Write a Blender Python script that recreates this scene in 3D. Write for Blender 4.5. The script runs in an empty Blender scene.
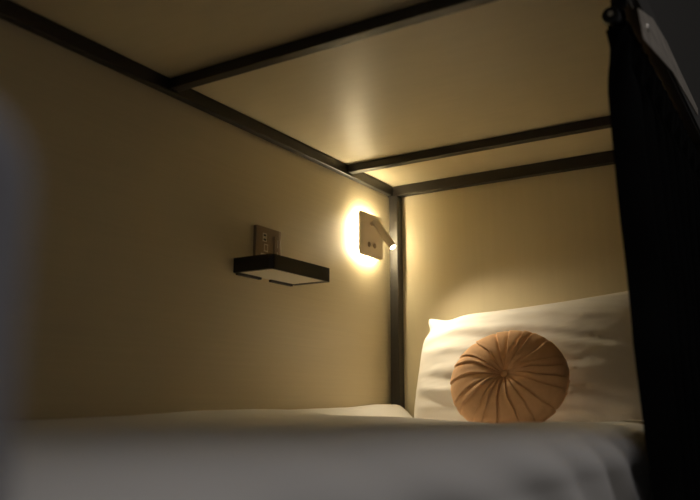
import bpy, bmesh, math, random
from mathutils import Vector, Matrix, noise
random.seed(4)
scn = bpy.context.scene
COL = scn.collection
PI = math.pi

# ------------------------------------------------------------------ helpers
def lerp(a, b, t): return a + (b - a) * t
def sstep(a, b, x):
    t = max(0.0, min(1.0, (x - a) / (b - a)))
    return t * t * (3 - 2 * t)
def interp(pts, x):
    if x <= pts[0][0]: return pts[0][1]
    for (x0, y0), (x1, y1) in zip(pts, pts[1:]):
        if x <= x1:
            return lerp(y0, y1, sstep(x0, x1, x))
    return pts[-1][1]
def nz(x, y, z=0.0): return noise.noise(Vector((x, y, z)))

def link(name, me, m=None, parent=None, smooth=False):
    o = bpy.data.objects.new(name, me)
    COL.objects.link(o)
    if m: me.materials.append(m)
    if smooth:
        for p in me.polygons: p.use_smooth = True
    if parent: o.parent = parent
    return o
def mesh(name, bm, m=None, parent=None, smooth=False):
    bmesh.ops.recalc_face_normals(bm, faces=bm.faces)
    me = bpy.data.meshes.new(name)
    bm.to_mesh(me); bm.free()
    return link(name, me, m, parent, smooth)
def tag(o, label, cat, group=None):
    o['label'] = label; o['category'] = cat
    if group: o['group'] = group
    return o
def empty(name, loc):
    o = bpy.data.objects.new(name, None); COL.objects.link(o)
    o.location = loc; o.empty_display_size = 0.05
    return o
def struct(o):
    o['kind'] = 'structure'; return o

def box(bm, lo, hi, bev=0.0, seg=2):
    lo = Vector(lo); hi = Vector(hi)
    r = bmesh.ops.create_cube(bm, size=1.0)
    vs = r['verts']
    for v in vs:
        v.co = Vector(((lo + hi) / 2)[i] + v.co[i] * (hi - lo)[i] for i in range(3))
    if bev > 0:
        es = list({e for v in vs for e in v.link_edges})
        bmesh.ops.bevel(bm, geom=es, offset=bev, segments=seg, profile=0.5, affect='EDGES')
def cyl(bm, a, b, r, seg=24, bev=0.0, r2=None):
    a = Vector(a); b = Vector(b); d = b - a
    M = Matrix.Translation((a + b) / 2) @ d.to_track_quat('Z', 'Y').to_matrix().to_4x4()
    q = bmesh.ops.create_cone(bm, cap_ends=True, segments=seg, radius1=r, radius2=r if r2 is None else r2,
                              depth=d.length, matrix=M)
    if bev > 0:
        vs = q['verts']
        es = list({e for v in vs for e in v.link_edges if len([f for f in e.link_faces if len(f.verts) > 4]) == 1})
        bmesh.ops.bevel(bm, geom=es, offset=bev, segments=3, profile=0.5, affect='EDGES')
def rrect(cy, cz, hw, hh, r, n=8):
    """rounded rectangle outline in the (y, z) plane"""
    pts = []
    for (sx, sy, a0) in ((1, 1, 0), (-1, 1, 90), (-1, -1, 180), (1, -1, 270)):
        for k in range(n + 1):
            a = math.radians(a0 + 90 * k / n)
            pts.append((cy + sx * (hw - r) + r * math.cos(a), cz + sy * (hh - r) + r * math.sin(a)))
    return pts
def extrude_x(bm, pts, x0, x1, bev=0.0):
    f = bm.faces.new([bm.verts.new((x0, p[0], p[1])) for p in pts])
    r = bmesh.ops.extrude_face_region(bm, geom=[f])
    vs = [g for g in r['geom'] if isinstance(g, bmesh.types.BMVert)]
    for v in vs: v.co.x = x1
    if bev > 0:
        bm.normal_update()
        es = [e for e in bm.edges if len([q for q in e.link_faces if len(q.verts) > 4]) == 1
              and all(v in vs for v in e.verts)]
        bmesh.ops.bevel(bm, geom=es, offset=bev, segments=3, profile=0.5, affect='EDGES')

# ------------------------------------------------------------------ materials
def mat(name, color, rough=0.5, metal=0.0, spec=0.5, sheen=0.0, coat=0.0):
    m = bpy.data.materials.new(name); m.use_nodes = True
    b = m.node_tree.nodes['Principled BSDF']
    b.inputs['Base Color'].default_value = (*color, 1)
    b.inputs['Roughness'].default_value = rough
    b.inputs['Metallic'].default_value = metal
    b.inputs['Specular IOR Level'].default_value = spec
    b.inputs['Sheen Weight'].default_value = sheen
    b.inputs['Coat Weight'].default_value = coat
    return m
def noise_tex(m, scale, mscale=(1, 1, 1), detail=4.0, rough=0.55):
    nt = m.node_tree
    tc = nt.nodes.new('ShaderNodeTexCoord')
    mp = nt.nodes.new('ShaderNodeMapping'); mp.inputs['Scale'].default_value = mscale
    n = nt.nodes.new('ShaderNodeTexNoise')
    n.inputs['Scale'].default_value = scale; n.inputs['Detail'].default_value = detail
    n.inputs['Roughness'].default_value = rough
    nt.links.new(tc.outputs['Object'], mp.inputs['Vector'])
    nt.links.new(mp.outputs['Vector'], n.inputs['Vector'])
    return n
def vary(m, n, c0, c1, lo=0.3, hi=0.7):
    nt = m.node_tree
    r = nt.nodes.new('ShaderNodeValToRGB')
    r.color_ramp.elements[0].position = lo; r.color_ramp.elements[0].color = (*c0, 1)
    r.color_ramp.elements[1].position = hi; r.color_ramp.elements[1].color = (*c1, 1)
    nt.links.new(n.outputs['Fac'], r.inputs['Fac'])
    nt.links.new(r.outputs['Color'], nt.nodes['Principled BSDF'].inputs['Base Color'])
def bump(m, n, strength, dist=0.002):
    nt = m.node_tree
    b = nt.nodes.new('ShaderNodeBump')
    b.inputs['Strength'].default_value = strength; b.inputs['Distance'].default_value = dist
    nt.links.new(n.outputs['Fac'], b.inputs['Height'])
    nt.links.new(b.outputs['Normal'], nt.nodes['Principled BSDF'].inputs['Normal'])
def emit(name, color, strength):
    m = bpy.data.materials.new(name); m.use_nodes = True
    b = m.node_tree.nodes['Principled BSDF']
    b.inputs['Base Color'].default_value = (0.8, 0.8, 0.8, 1)
    b.inputs['Emission Color'].default_value = (*color, 1)
    b.inputs['Emission Strength'].default_value = strength
    return m

WARM = (1.0, 0.83, 0.52)
LAM0 = (0.67, 0.587, 0.40); LAM1 = (0.70, 0.615, 0.42)
m_wall = mat('beige_laminate', LAM1, 0.42, spec=0.35)
n = noise_tex(m_wall, 7.0, (1.0, 0.35, 26.0), 5.0); vary(m_wall, n, LAM0, LAM1, 0.32, 0.66); bump(m_wall, n, 0.06, 0.001)
m_head = mat('beige_laminate_upright', LAM1, 0.6, spec=0.3)
n = noise_tex(m_head, 7.0, (9.0, 1.0, 0.4), 3.0); vary(m_head, n, LAM0, LAM1, 0.2, 0.8); bump(m_head, n, 0.04, 0.001)
m_ceil = mat('satin_laminate_board', LAM1, 0.44, spec=0.5)
n = noise_tex(m_ceil, 5.0, (2.0, 10.0, 1.0), 4.0); vary(m_ceil, n, (0.67, 0.587, 0.40), LAM1, 0.3, 0.7)
m_steel = mat('dark_powder_coated_steel', (0.020, 0.0175, 0.015), 0.42, metal=0.0, spec=0.5)
n = noise_tex(m_steel, 160.0, (1, 1, 1), 2.0); bump(m_steel, n, 0.08, 0.0006)
m_fascia = mat('dark_grey_board', (0.055, 0.053, 0.048), 0.6)
n = noise_tex(m_fascia, 40.0); bump(m_fascia, n, 0.05, 0.001)
m_black = mat('black_satin_metal', (0.008, 0.008, 0.008), 0.38)
n = noise_tex(m_black, 200.0); bump(m_black, n, 0.05, 0.0005)
m_curtain = mat('black_blackout_fabric', (0.0035, 0.0035, 0.0035), 0.95, spec=0.08)
n = noise_tex(m_curtain, 500.0, (1, 1, 0.4), 2.0); bump(m_curtain, n, 0.15, 0.0005)
m_linen = mat('white_cotton', (0.80, 0.785, 0.76), 0.85, spec=0.2, sheen=0.15)
n = noise_tex(m_linen, 700.0, (1, 1, 1), 2.0); bump(m_linen, n, 0.10, 0.0004)
m_pillow = mat('white_sateen', (0.82, 0.79, 0.74), 0.7, spec=0.25, sheen=0.15)
n = noise_tex(m_pillow, 600.0, (1, 1, 1), 2.0); bump(m_pillow, n, 0.08, 0.0004)
m_velvet = mat('peach_velvet', (0.70, 0.41, 0.22), 0.85, spec=0.15, sheen=0.35)
m_velvet.node_tree.nodes['Principled BSDF'].inputs['Sheen Tint'].default_value = (1.0, 0.72, 0.45, 1)
n = noise_tex(m_velvet, 60.0, (1, 1, 1), 5.0); vary(m_velvet, n, (0.78, 0.47, 0.265), (0.84, 0.52, 0.30)); bump(m_velvet, n, 0.12, 0.001)
m_plate = mat('warm_white_lamp_shell', (0.80, 0.70, 0.56), 0.5)
n = noise_tex(m_plate, 300.0); bump(m_plate, n, 0.02, 0.0003)
m_mark = mat('grey_button', (0.32, 0.25, 0.17), 0.5)
n = noise_tex(m_mark, 300.0); bump(m_mark, n, 0.02, 0.0003)
m_taupe = mat('taupe_brushed_plate', (0.30, 0.23, 0.165), 0.38, metal=0.35)
n = noise_tex(m_taupe, 60.0, (1, 1, 30)); bump(m_taupe, n, 0.05, 0.0004)
m_white = mat('white_socket_plastic', (0.75, 0.70, 0.62), 0.4)
n = noise_tex(m_white, 300.0); bump(m_white, n, 0.02, 0.0003)
m_shelfboard = mat('cream_shelf_board', (0.86, 0.82, 0.72), 0.5)
n = noise_tex(m_shelfboard, 10.0, (1, 1, 20)); bump(m_shelfboard, n, 0.02, 0.0005)
m_guard = mat('blue_grey_paint', (0.50, 0.51, 0.58), 0.55)
n = noise_tex(m_guard, 90.0); bump(m_guard, n, 0.04, 0.0006)
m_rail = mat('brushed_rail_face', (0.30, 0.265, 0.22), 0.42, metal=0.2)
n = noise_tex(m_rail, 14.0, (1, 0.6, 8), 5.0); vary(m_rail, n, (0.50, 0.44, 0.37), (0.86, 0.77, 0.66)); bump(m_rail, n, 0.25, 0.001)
m_screw = mat('bright_screw', (0.62, 0.59, 0.54), 0.3, metal=0.3)
n = noise_tex(m_screw, 200.0); bump(m_screw, n, 0.03, 0.0003)
m_floor = mat('grey_floor', (0.10, 0.09, 0.08), 0.6)
n = noise_tex(m_floor, 6.0, (1, 8, 1)); bump(m_floor, n, 0.05, 0.001)
m_ringlight = emit('warm_backlight', WARM, 70.0)
m_lens = emit('reading_light_lens', (1.0, 0.85, 0.6), 20.0)

# ------------------------------------------------------------------ dimensions
XW = -1.267          # left wall
YE = 2.322           # head wall
ZC = 0.745           # underside of the upper bunk board
ZR = 0.719           # underside of the steel
ZF = -0.55           # room floor
Y0 = -0.35           # foot of the bunk
XF = -0.23           # open face of the bunk

# ------------------------------------------------------------------ setting
bm = bmesh.new(); box(bm, (XW - 0.04, Y0 - 0.05, ZF), (XW, YE + 0.04, 1.6)); struct(mesh('wall_left', bm, m_wall))
bm = bmesh.new(); box(bm, (XW, YE, ZF), (XF - 0.006, YE + 0.04, 1.6)); struct(mesh('wall_head', bm, m_head))
bm = bmesh.new(); box(bm, (XW, Y0 - 0.05, ZC), (XF - 0.006, YE, ZC + 0.022)); struct(mesh('ceiling', bm, m_ceil))
bm = bmesh.new(); box(bm, (XF - 0.005, Y0, ZR + 0.052), (XF + 0.004, 4.0, 1.6), 0.001); struct(mesh('trim_1', bm, m_fascia))
bm = bmesh.new(); box(bm, (XW - 0.04, -2.2, ZF - 0.05), (2.2, 4.0, ZF)); struct(mesh('floor', bm, m_floor))

# ------------------------------------------------------------------ bunk frame (welded steel, one thing)
fr = empty('bunk_frame', (XW + 0.03, YE - 0.02, ZF))
tag(fr, 'dark steel bunk frame with corner post, rails and cross bars under the board ceiling', 'bed frame')
def fpart(name, lo, hi, m=m_steel, bev=0.002):
    bm = bmesh.new(); box(bm, lo, hi, bev)
    o = mesh(name, bm, m); o.parent = fr
    o.matrix_parent_inverse = Matrix.Translation(-fr.location)
    return o
fpart('corner_post', (-1.255, 2.284, ZF), (-1.222, 2.3215, ZR - 0.012))
fpart('front_post', (-0.268, 2.284, ZF), (-0.232, 2.3215, ZR - 0.001))
fpart('foot_post', (-1.255, Y0 + 0.01, ZF), (-1.222, Y0 + 0.045, ZR - 0.001))
fpart('foot_post', (-0.268, Y0 + 0.01, ZF), (-0.232, Y0 + 0.045, ZR - 0.001))
fpart('wall_rail', (XW + 0.001, Y0, ZR - 0.008), (XW + 0.023, 2.292, ZC - 0.0005))
fpart('head_rail', (XW + 0.001, 2.293, ZR - 0.011), (-0.269, 2.3215, ZC - 0.0005))
fpart('cross_bar', (XW + 0.0235, 1.201, ZR), (-0.267, 1.230, ZC - 0.0005))
fpart('cross_bar', (XW + 0.0235, 1.992, ZR), (-0.267, 2.021, ZC - 0.0005))
fpart('front_rail', (-0.266, Y0, ZR), (XF, YE - 0.001, ZC - 0.0005))
o = fpart('rail_cover', (XF + 0.0003, Y0, ZR), (XF + 0.006, YE - 0.001, ZR + 0.051), m_steel, 0.001)
bm = bmesh.new()
extrude_x(bm, [(1.345, 0.694), (1.379, 0.648), (1.715, 0.714), (2.12, 0.746), (2.13, 0.768), (1.66, 0.763), (1.50, 0.744)], XF + 0.0062, XF + 0.0085)  # added shape: lit track strip, taper imitates the curtain overlapping it
o = mesh('track_strip', bm, m_rail); o.parent = fr; o.matrix_parent_inverse = Matrix.Translation(-fr.location)
o['label'] = 'added brownish strip, tapered like the lit part of the curtain track, on the outer side of the front rail'
bm = bmesh.new(); cyl(bm, (XF + 0.008, 1.425, 0.691), (XF + 0.0115, 1.425, 0.691), 0.0075, 18, 0.001)  # pale disc standing in for a small bright highlight on the strip
q = mesh('glint_disc', bm, m_screw); q.parent = o
fpart('bed_deck', (XW + 0.002, Y0, -0.37), (-0.30, 2.283, -0.328))

# ------------------------------------------------------------------ mattress
bm = bmesh.new(); box(bm, (XW + 0.012, Y0 + 0.06, -0.3275), (-0.375, 2.275, -0.107), 0.035, 4)
tag(mesh('mattress', bm, m_linen, smooth=True), 'white single mattress lying under the duvet on the lower bunk deck', 'mattress')

# ------------------------------------------------------------------ duvet
FAR = [(-0.4, -0.036), (0.88, -0.035), (1.08, -0.033), (1.37, -0.024), (1.52, -0.022), (1.78, -0.026), (2.0, -0.022), (2.2, -0.014), (2.31, -0.015)]
NEAR = [(-0.4, -0.020), (0.2, -0.019), (0.33, -0.020), (0.56, -0.025), (0.79, -0.029), (1.3, -0.039), (1.49, -0.044), (2.0, -0.050), (2.31, -0.052)]
XCR = -0.46           # where the top starts to roll over
XS = -0.298          # the hanging side
def duvet_point(s, y):
    """s 0..1 across the top, 1..2 rolling over the edge and hanging down the side"""
    zf = interp(FAR, y); zn = interp(NEAR, y)
    foot = 0.035 * (1 - sstep(0.16, 0.27, y))
    xs = XS - 0.010 * sstep(1.15, 1.36, y) - foot
    XC = XCR - foot
    if s <= 1:
        x = lerp(XW + 0.004, XC, s)
        z = lerp(zf, zn, sstep(0.0, 1.0, s))
        dip = sstep(1.68, 1.90, y) * sstep(XW + 0.035, XW + 0.155, x) * (1 - sstep(-0.40, -0.33, x) if y > 1.95 else 1 - sstep(lerp(-0.56, -0.40, sstep(1.7, 1.95, y)), lerp(-0.47, -0.33, sstep(1.7, 1.95, y)), x))
        z = lerp(z, -0.0905, dip)
        mid = sstep(0.03, 0.25, s) * (1 - sstep(0.75, 1.0, s)) * (1 - dip)
        z -= 0.010 * mid
        z += mid * 0.005 * nz(x * 4 + 3, y * 2.2, 1.7) + 0.0022 * nz(x * 6, y * 6, 4.0) * (1 - dip)
    else:
        t = s - 1
        if t < 0.35:
            a = (t / 0.35) * PI / 2
            x = XC + (xs - XC) * math.sin(a); z = zn - 0.075 * (1 - math.cos(a)) ** 1.25
        else:
            q = (t - 0.35) / 0.65
            x = xs + 0.055 * q * (1 - sstep(1.10, 1.34, y)); z = zn - 0.075 - 0.195 * q
        k = sstep(0.05, 0.5, t)
        d = z
        # soft diagonal folds hanging down the side
        w = math.sin((y * 1.0 + d * 0.85) * 30 + 2.2 * nz(y * 2.2, d * 3, 9.0))
        x += k * (0.010 * w * (0.4 + 0.6 * sstep(0.5, 1.0, y)) + 0.006 * nz(y * 3.3, d * 5, 5.0) - 0.004)
        z += 0.0022 * nz(x * 6, y * 6, 4.0) * (1 - k)
    return (x, y, z)
bm = bmesh.new()
NS, NY = 110, 200
rows = []
for j in range(NY + 1):
    y = lerp(Y0 + 0.06, 2.279, j / NY)
    rows.append([bm.verts.new(duvet_point(2.0 * i / NS, y)) for i in range(NS + 1)])
for j in range(NY):
    for i in range(NS):
        bm.faces.new((rows[j][i], rows[j][i + 1], rows[j + 1][i + 1], rows[j + 1][i]))
du = mesh('duvet', bm, m_linen, smooth=True)
md = du.modifiers.new('thick', 'SOLIDIFY'); md.thickness = 0.014; md.offset = -1
tag(du, 'white cotton duvet spread over the whole bed, hanging over its near side', 'duvet')

# ------------------------------------------------------------------ pillow
PW, PH, PT = 0.365, 0.192, 0.075      # half width, half height, half thickness
def pillow_point(u, v, side):
    e = 2.6
    edge = max(0.0, (1 - abs(u) ** e)) ** 0.62 * max(0.0, (1 - abs(v) ** e)) ** 0.62
    # sides pull in between the corner ears
    cu = 1 + 0.012 * (1 - v * v) * abs(u) ** 3
    cv = 1 - 0.075 * (1 - u * u) * abs(v) ** 3
    x = u * PW * cu; z = v * PH * cv
    t = PT * edge
    x -= 0.024 * max(0.0, -u) * (0.5 - 0.5 * v)
    cor = (abs(u) * abs(v)) ** 6
    # creases: long slack folds running in from the left corner and along the top
    wr = 0.0
    wr += 0.0028 * math.sin((v * 2.1 + 0.45 * u) * 9 + 2.5 * nz(u * 1.7, v * 1.2, 2.0)) * sstep(0.9, -0.6, u)
    wr += 0.006 * nz(u * 1.4 + 7, v * 4.0 + u, 3.0)
    wr += 0.0038 * nz(u * 2.6 + 7, v * 9.0 + 3 * u, 6.0) + 0.0022 * nz(u * 5 + 1, v * 20.0 + 7 * u, 8.0)
    y = -side * (t + wr * min(1.0, edge * 1.6))
    y += 0.012 * cor
    z += 0.5 * (1 + v) * u * 0.022
    z -= 0.014 * math.exp(-((u + 0.80) / 0.13) ** 2) * max(0.0, v) ** 3
    x += 0.016 * math.exp(-((v - 0.74) / 0.13) ** 2) * max(0.0, -u) ** 3
    return Vector((x, y, z))
bm = bmesh.new()
NU, NV = 96, 64
def grid(side):
    g = []
    for j in range(NV + 1):
        g.append([bm.verts.new(pillow_point(-math.cos(PI * i / NU), -math.cos(PI * j / NV), side)) for i in range(NU + 1)])
    for j in range(NV):
        for i in range(NU):
            bm.faces.new((g[j][i], g[j][i + 1], g[j + 1][i + 1], g[j + 1][i]))
grid(1); grid(-1)
bmesh.ops.remove_doubles(bm, verts=bm.verts, dist=1e-5)
pil = mesh('pillow', bm, m_pillow, smooth=True)
pil.location = (-0.725, 2.205, 0.107)
pil.rotation_euler = (math.radians(-14), math.radians(-1.0), math.radians(0))
tag(pil, 'large white bed pillow propped against the head wall behind the round cushion', 'pillow')

# ------------------------------------------------------------------ round pleated cushion
CR, CT = 0.163, 0.052
cu = empty('round_cushion', (-0.736, 2.000, 0.053))
cu.rotation_euler = (math.radians(-27), 0, math.radians(3))
tag(cu, 'round peach velvet cushion with pleats gathered to a centre button, leaning on the white pillow', 'cushion')
pl = []
a = 0.0
while a < 2 * PI - 0.12:
    pl.append(a + random.uniform(-0.05, 0.05)); a += random.uniform(0.20, 0.42)
NP = len(pl)
pamp = [random.uniform(0.55, 1.25) for _ in pl]
def pleat(ang):
    """0 in a crease .. 1 on the plump of a pleat; the pleat laps over the next one"""
    ang %= 2 * PI
    for k in range(NP):
        a0 = pl[k]; a1 = pl[(k + 1) % NP]
        if a1 <= a0: a1 += 2 * PI
        for q in (ang, ang + 2 * PI, ang - 2 * PI):
            if a0 <= q < a1:
                t = (q - a0) / (a1 - a0)
                g = math.exp(-((q - a0) / 0.055) ** 1.5); lip = math.exp(-((a1 - q) / 0.07) ** 1.5)
                return 0.5 + 0.22 * math.sin(PI * t) - 0.75 * g + 0.60 * lip, pamp[k]
    return 0.5, 1.0
bm = bmesh.new()
NA, NR = 640, 48
def cush(side):
    ring = []
    for i in range(NR + 1):
        r = math.sin(PI / 2 * i / NR) ** 1.0
        row = []
        for j in range(NA):
            ang = 2 * PI * j / NA
            p, am = pleat(ang + 0.14 * (1 - r) * side + 0.10 * nz(r * 2.2, math.cos(ang) * 2, math.sin(ang) * 2))
            base = CT * (max(0.0, 1 - r ** 2.9)) ** 0.5
            dim = 0.022 * math.exp(-(r / 0.17) ** 1.5)
            amp = 0.0072 * am * min(1.0, r / 0.18) * (1 - 0.35 * sstep(0.6, 1.0, r)) * (0.85 + 0.4 * nz(math.cos(ang) * 2, math.sin(ang) * 2, r * 2))
            h = base - dim + amp * (p - 0.5)
            rr = CR * r + 0.0025 * (p - 0.5) * am * sstep(0.75, 1.0, r)
            if i == NR: h = 0.0
            row.append((rr * math.cos(ang), -side * h, 0.93 * rr * math.sin(ang)))
        ring.append(row)
    V = [[bm.verts.new(c) for c in row] for row in ring[1:]]
    c0 = bm.verts.new((0, -side * (CT - 0.022), 0))
    for j in range(NA):
        bm.faces.new((c0, V[0][j], V[0][(j + 1) % NA]))
    for i in range(NR - 1):
        for j in range(NA):
            bm.faces.new((V[i][j], V[i + 1][j], V[i + 1][(j + 1) % NA], V[i][(j + 1) % NA]))
cush(1); cush(-1)
bmesh.ops.remove_doubles(bm, verts=bm.verts, dist=2e-4)
mesh('cover', bm, m_velvet, cu, smooth=True)
bm = bmesh.new()
bmesh.ops.create_uvsphere(bm, u_segments=24, v_segments=14, radius=0.0115)
for v in bm.verts:
    v.co.y *= 0.55
    v.co += Vector((0.0008 * nz(v.co.x * 300, v.co.z * 300, 1), 0, 0))
    v.co.y += -(CT - 0.0185)
mesh('button', bm, m_velvet, cu, smooth=True)

# ------------------------------------------------------------------ wall lamp
lx0 = XW + 0.022; lx1 = XW + 0.030           # plate stands off the wall
LY, LZ = 2.133, 0.536
la = empty('wall_lamp', (XW, LY, LZ - 0.07))
tag(la, 'square backlit wall lamp with a small tilting reading spot, beside the corner post', 'wall lamp')
def lpart(name, bm, m, parent=la, smooth=False):
    o = mesh(name, bm, m, smooth=smooth); o.parent = parent
    if parent is la: o.matrix_parent_inverse = Matrix.Translation(-la.location)
    return o
bm = bmesh.new(); extrude_x(bm, rrect(LY, LZ, 0.0745, 0.072, 0.013), lx0, lx1, 0.0012)
lpart('face_plate', bm, m_plate)
bm = bmesh.new(); extrude_x(bm, rrect(LY, LZ, 0.0645, 0.062, 0.010), XW + 0.0005, lx0 - 0.0005)
o = lpart('backlight', bm, m_ringlight); o['label'] = 'glowing warm backlight between plate and wall'
P0 = Vector((-1.2165, 2.128, 0.574)); P1 = Vector((-1.154, 2.124, 0.4865))
bm = bmesh.new(); cyl(bm, (lx1 - 0.001, P0.y, P0.z), (P0.x + 0.004, P0.y, P0.z), 0.0075, 24, 0.001)
lpart('swivel_joint', bm, m_plate, smooth=False)
dd = (P1 - P0).normalized()
bm = bmesh.new(); cyl(bm, P0 - dd * 0.012, P1, 0.0122, 32, 0.0022)
sp = lpart('spot_head', bm, m_plate)
bm = bmesh.new(); cyl(bm, P1 - dd * 0.001, P1 + dd * 0.0012, 0.0095, 28)
o = mesh('lens', bm, m_lens); o.parent = sp
o['label'] = 'lit lens of the reading spot'
for yy, zz in ((2.113, 0.503), (2.150, 0.504)):
    bm = bmesh.new()
    cyl(bm, (lx1 - 0.0005, yy, zz), (lx1 + 0.0015, yy, zz), 0.0085, 24, 0.0006)
    cyl(bm, (lx1 + 0.001, yy, zz + 0.004), (lx1 + 0.0022, yy, zz + 0.004), 0.0026, 12)
    o = lpart('touch_button', bm, m_mark); o['label'] = 'small grey-brown button'

# ------------------------------------------------------------------ wall socket
so = empty('wall_socket', (XW, 1.608, 0.362))
tag(so, 'taupe metal socket plate with small white ports above the black shelf', 'wall socket')
def spart(name, bm, m, parent=so):
    o = mesh(name, bm, m); o.parent = parent
    if parent is so: o.matrix_parent_inverse = Matrix.Translation(-so.location)
    return o
sx = XW + 0.009
bm = bmesh.new(); extrude_x(bm, rrect(1.607, 0.412, 0.0555, 0.050, 0.004), XW + 0.0003, sx, 0.0015)
spart('face_plate', bm, m_taupe)
def frame_ring(bm, y0, y1, z0, z1, t, x0, x1):
    box(bm, (x0, y0, z0), (x1, y1, z0 + t)); box(bm, (x0, y0, z1 - t), (x1, y1, z1))
    box(bm, (x0, y0, z0 + t), (x1, y0 + t, z1 - t)); box(bm, (x0, y1 - t, z0 + t), (x1, y1, z1 - t))
for zz in (0.4385, 0.4265):
    bm = bmesh.new(); frame_ring(bm, 1.580, 1.597, zz - 0.0055, zz + 0.0055, 0.0026, sx - 0.0005, sx + 0.0012)
    u = spart('usb_port', bm, m_white); u['label'] = 'white framed USB port'
    bm = bmesh.new(); box(bm, (sx - 0.0004, 1.5827, zz - 0.0028), (sx + 0.0006, 1.5943, zz + 0.0028))
    b_ = spart('slot', bm, m_black, u)
bm = bmesh.new(); frame_ring(bm, 1.586, 1.603, 0.394, 0.415, 0.0028, sx - 0.0005, sx + 0.0012)
spart('switch_frame', bm, m_white)['label'] = 'small square white frame'
bm = bmesh.new(); extrude_x(bm, rrect(1.598, 0.3795, 0.025, 0.0085, 0.002), sx - 0.0005, sx + 0.0012)
sk = spart('power_socket', bm, m_white); sk['label'] = 'white power socket insert'
for yy in (1.582, 1.612):
    bm = bmesh.new(); cyl(bm, (sx + 0.0006, yy, 0.381), (sx + 0.0018, yy, 0.381), 0.0040, 14)
    spart('pin_hole', bm, m_black, sk)
bm = bmesh.new(); box(bm, (sx - 0.0004, 1.629, 0.384), (sx + 0.0022, 1.650, 0.441), 0.0008)
rk = spart('rocker_switch', bm, m_taupe)
bm = bmesh.new(); box(bm, (sx + 0.0018, 1.642, 0.412), (sx + 0.0026, 1.645, 0.434)); box(bm, (sx + 0.0018, 1.642, 0.388), (sx + 0.0026, 1.645, 0.400))
spart('marking', bm, m_white, rk)['label'] = 'thin white marking'

# ------------------------------------------------------------------ black wall shelf
sh = empty('wall_shelf', (XW, 1.607, 0.321))
tag(sh, 'small black wall shelf with a cream underside, fixed to the left wall below the socket', 'shelf')
def hpart(name, bm, m):
    o = mesh(name, bm, m); o.parent = sh
    o.matrix_parent_inverse = Matrix.Translation(-sh.location)
    return o
zs0, zs1 = 0.3205, 0.3585
xs0, xs1 = XW + 0.0005, -1.142
def tray(t, x0, x1, y0, y1, r, n=8):
    o_ = []
    for (cx, cy, a0) in ((x1 - r, y1 - r, 0), (x1 - r, y0 + r, -90)):
        rng = range(n + 1)
        for k in rng:
            a = math.radians(a0 + 90 * k / n) if a0 == 0 else math.radians(a0 + 90 * k / n)
            o_.append((cx + r * math.cos(a), cy + r * math.sin(a)))
    # order: start at wall, low y -> front -> high y -> wall
    lowc = [p for p in o_[n + 1:]]; highc = [p for p in o_[:n + 1]]
    return [(x0, y0)] + lowc + highc + [(x0, y1)]
outer = tray(0, xs0, xs1, 1.474, 1.742, 0.012)
inner = tray(0, xs0, xs1 - 0.006, 1.484, 1.722, 0.007)
bm = bmesh.new()
def strip(zlo, zhi):
    a = [bm.verts.new((x, y, zlo)) for x, y in outer]; b = [bm.verts.new((x, y, zhi)) for x, y in outer]
    c = [bm.verts.new((x, y, zlo)) for x, y in inner]; d = [bm.verts.new((x, y, zhi)) for x, y in inner]
    n_ = len(a)
    for i in range(n_ - 1):
        bm.faces.new((a[i], a[i + 1], b[i + 1], b[i])); bm.faces.new((c[i + 1], c[i], d[i], d[i + 1]))
        bm.faces.new((b[i], b[i + 1], d[i + 1], d[i])); bm.faces.new((a[i + 1], a[i], c[i], c[i + 1]))
    for i in (0, n_ - 1):
        bm.faces.new((a[i], b[i], d[i], c[i]))
strip(zs0, zs1)
hpart('rim', bm, m_black)
bm = bmesh.new()
box(bm, (xs0, 1.4842, zs0 - 0.005), (xs0 + 0.008, 1.580, zs1)); box(bm, (xs0, 1.622, zs0 - 0.005), (xs0 + 0.008, 1.7218, zs1))
hpart('back_lip', bm, m_black)
bm = bmesh.new(); box(bm, (xs0 + 0.0085, 1.4844, zs0 + 0.0012), (xs1 - 0.0062, 1.7216, zs0 + 0.010)); box(bm, (xs0 + 0.0005, 1.5805, zs0 + 0.0012), (xs0 + 0.0085, 1.6215, zs0 + 0.010))
hpart('board', bm, m_shelfboard)['label'] = 'cream board seen from below'

# ------------------------------------------------------------------ curtain rod
rx, rz = -0.256, 0.667
ro = empty('curtain_rod', (rx, 1.335, rz))
tag(ro, 'black curtain rod with a round end cap under the front rail, above the black curtain', 'curtain rod')
def rpart(name, bm, m, smooth=False, parent=ro):
    o = mesh(name, bm, m, smooth=smooth); o.parent = parent
    if parent is ro: o.matrix_parent_inverse = Matrix.Translation(-ro.location)
    return o
bm = bmesh.new(); cyl(bm, (rx, 1.306, rz), (rx, 2.283, rz), 0.011, 28); rpart('rod', bm, m_black)
bm = bmesh.new(); cyl(bm, (rx - 0.004, 1.288, rz), (rx - 0.004, 1.308, rz), 0.0155, 32, 0.004); cap = rpart('end_cap', bm, m_black)
bm = bmesh.new(); cyl(bm, (rx - 0.003, 1.2865, rz + 0.001), (rx - 0.003, 1.2885, rz + 0.001), 0.0048, 18, 0.0006); rpart('cap_screw', bm, m_screw, parent=cap)
bm = bmesh.new()
box(bm, (rx - 0.006, 1.308, rz + 0.0175), (rx + 0.022, 1.3135, ZR - 0.0005), 0.001)
box(bm, (rx - 0.009, 1.326, ZR - 0.0045), (rx + 0.024, 1.366, ZR - 0.0004), 0.001)
br = rpart('bracket', bm, m_black)
for xx, yy in ((rx - 0.001, 1.334), (rx + 0.010, 1.340), (rx + 0.011, 1.356)):
    bm = bmesh.new(); cyl(bm, (xx, yy, ZR - 0.0062), (xx, yy, ZR - 0.0043), 0.0030, 14, 0.0005)
    rpart('screw', bm, m_screw, parent=br)
bm = bmesh.new(); box(bm, (rx + 0.0195, 1.330, ZR - 0.010), (rx + 0.0215, 1.372, ZR - 0.0046), 0.0004)
rpart('metal_clip', bm, m_screw, parent=br)

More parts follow.
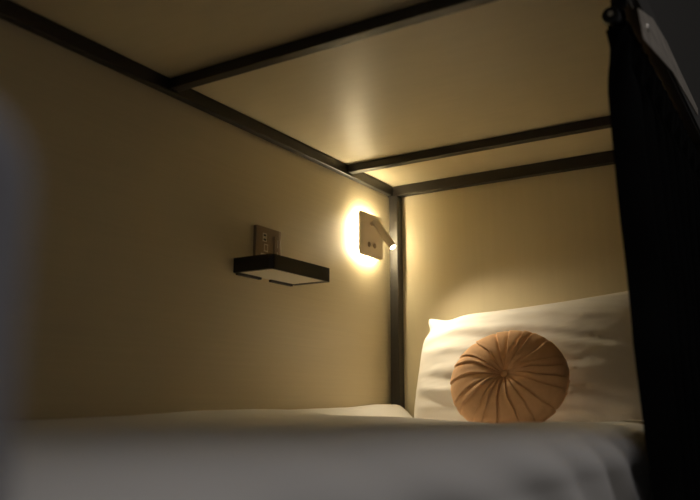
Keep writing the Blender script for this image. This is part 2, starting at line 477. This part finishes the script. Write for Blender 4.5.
# ------------------------------------------------------------------ black curtain
def curtain_xy(q, z, side):
    """q 0..1 along the gathered curtain, z height, side +1 room / -1 bed"""
    drop = (rz + 0.016 - z)
    k = sstep(0.03, 0.16, drop)
    left = interp([(-0.5, 1.46), (-0.17, 1.412), (0.12, 1.366), (0.48, 1.298), (0.60, 1.285), (0.645, 1.302), (0.650, 1.324), (0.72, 1.326)], z)
    left += 0.006 * math.sin(z * 34 + 0.6) * (1 - sstep(0.05, 0.4, drop) * 0.75) + 0.003 * nz(z * 9, 2.0)
    y = lerp(left, 2.262, q)
    ph = q * 2 * PI * 8.5 - PI / 2 + 0.8 * nz(q * 4, z * 1.4, 7) * sstep(0, 0.1, q)
    x = rx + k * (0.022 * math.sin(ph) + 0.004 * nz(q * 14, z * 3, 2)) + 0.004 * k
    if drop < 0:
        w = 0.0032
        x += 0.002 * math.sin(ph * 1.5)
    elif drop < 0.034:
        w = 0.0155 * math.sqrt(max(0.0, 1 - ((drop - 0.0165) / 0.0170) ** 2)) if drop < 0.0165 else 0.0155
    else:
        w = lerp(0.0155, 0.0014, sstep(0.034, 0.09, drop))
    w = max(w, 0.0030 if drop <= 0.034 else 0.0012)
    w += 0.0012 * math.sin(ph * 2.0) * (1 - k)
    return (x + side * w, y, z)
bm = bmesh.new()
zs = [rz + 0.040, rz + 0.034, rz + 0.027, rz + 0.020] + [rz + 0.016 - 0.0033 * i for i in range(12)] + [lerp(rz - 0.026, -0.50, i / 60.0) for i in range(61)]
NQ = 220
def sheet(side):
    return [[bm.verts.new(curtain_xy(i / NQ, z, side)) for i in range(NQ + 1)] for z in zs]
A = sheet(1); B = sheet(-1)
for G in (A, B):
    for j in range(len(zs) - 1):
        for i in range(NQ):
            bm.faces.new((G[j][i], G[j][i + 1], G[j + 1][i + 1], G[j + 1][i]))
for j in (0, len(zs) - 1):
    for i in range(NQ): bm.faces.new((A[j][i], A[j][i + 1], B[j][i + 1], B[j][i]))
for j in range(15, len(zs) - 1):
    for i in (0, NQ): bm.faces.new((A[j][i], A[j + 1][i], B[j + 1][i], B[j][i]))
tag(mesh('bed_curtain', bm, m_curtain, smooth=True), 'black blackout curtain gathered at the head end of the bunk opening', 'curtain')

# ------------------------------------------------------------------ rounded guard panel at the foot
gx0, gx1 = -0.226, -0.198
ye, zt = 0.139, 0.087
pts = [(Y0, ZF + 0.0005), (ye, ZF + 0.0005)]
r = 0.026
for k in range(11):
    a = math.radians(90 * k / 10)
    pts.append((ye - r + r * math.cos(a), zt - r + r * math.sin(a)))
pts.append((Y0, zt))
bm = bmesh.new(); extrude_x(bm, pts, gx0, gx1, 0.004)
tag(mesh('guard_panel', bm, m_guard), 'blurred blue-grey upright guard panel with a rounded top at the left edge', 'panel')

# ------------------------------------------------------------------ lights
def area(name, loc, target, size, power, color, spread=PI):
    l = bpy.data.lights.new(name, 'AREA'); l.shape = 'DISK'; l.size = size
    l.energy = power; l.color = color; l.spread = spread
    o = bpy.data.objects.new(name, l); COL.objects.link(o)
    o.location = loc
    o.rotation_euler = (Vector(target) - Vector(loc)).to_track_quat('-Z', 'Y').to_euler()
    return o
area('room_ceiling_light', (-0.17, 0.40, 1.95), (-0.17, 0.40, -0.1), 0.50, 23.0, (1.0, 0.94, 0.92))
l = bpy.data.lights.new('reading_spot', 'SPOT'); l.energy = 10.5; l.color = (1.0, 0.84, 0.58)
l.spot_size = math.radians(112); l.spot_blend = 1.0; l.shadow_soft_size = 0.008
o = bpy.data.objects.new('reading_spot', l); COL.objects.link(o)
o.location = P1 + dd * 0.006
o.rotation_euler = dd.to_track_quat('-Z', 'Y').to_euler()

w = bpy.data.worlds.new('World'); scn.world = w; w.use_nodes = True
w.node_tree.nodes['Background'].inputs['Color'].default_value = (1.0, 0.94, 0.88, 1)
w.node_tree.nodes['Background'].inputs['Strength'].default_value = 0.06

# ------------------------------------------------------------------ camera
cd = bpy.data.cameras.new('camera'); cam = bpy.data.objects.new('camera', cd); COL.objects.link(cam)
cam.location = (0, 0, 0)
cam.rotation_euler = (math.radians(90 + 11.179), 0, math.radians(31.816))
cd.sensor_width = 36.0; cd.lens = 759.0 / 700 * 36
cd.clip_start = 0.01
cd.dof.use_dof = True; cd.dof.focus_distance = 2.25; cd.dof.aperture_fstop = 2.4
scn.camera = cam

scn.view_settings.view_transform = 'Standard'
scn.view_settings.look = 'None'
scn.view_settings.gamma = 1.0
scn.view_settings.use_curve_mapping = False
scn.view_settings.exposure = 0.0
scn.cycles.use_denoising = True
scn.cycles.max_bounces = 12; scn.cycles.diffuse_bounces = 8
scn.cycles.sample_clamp_indirect = 6.0
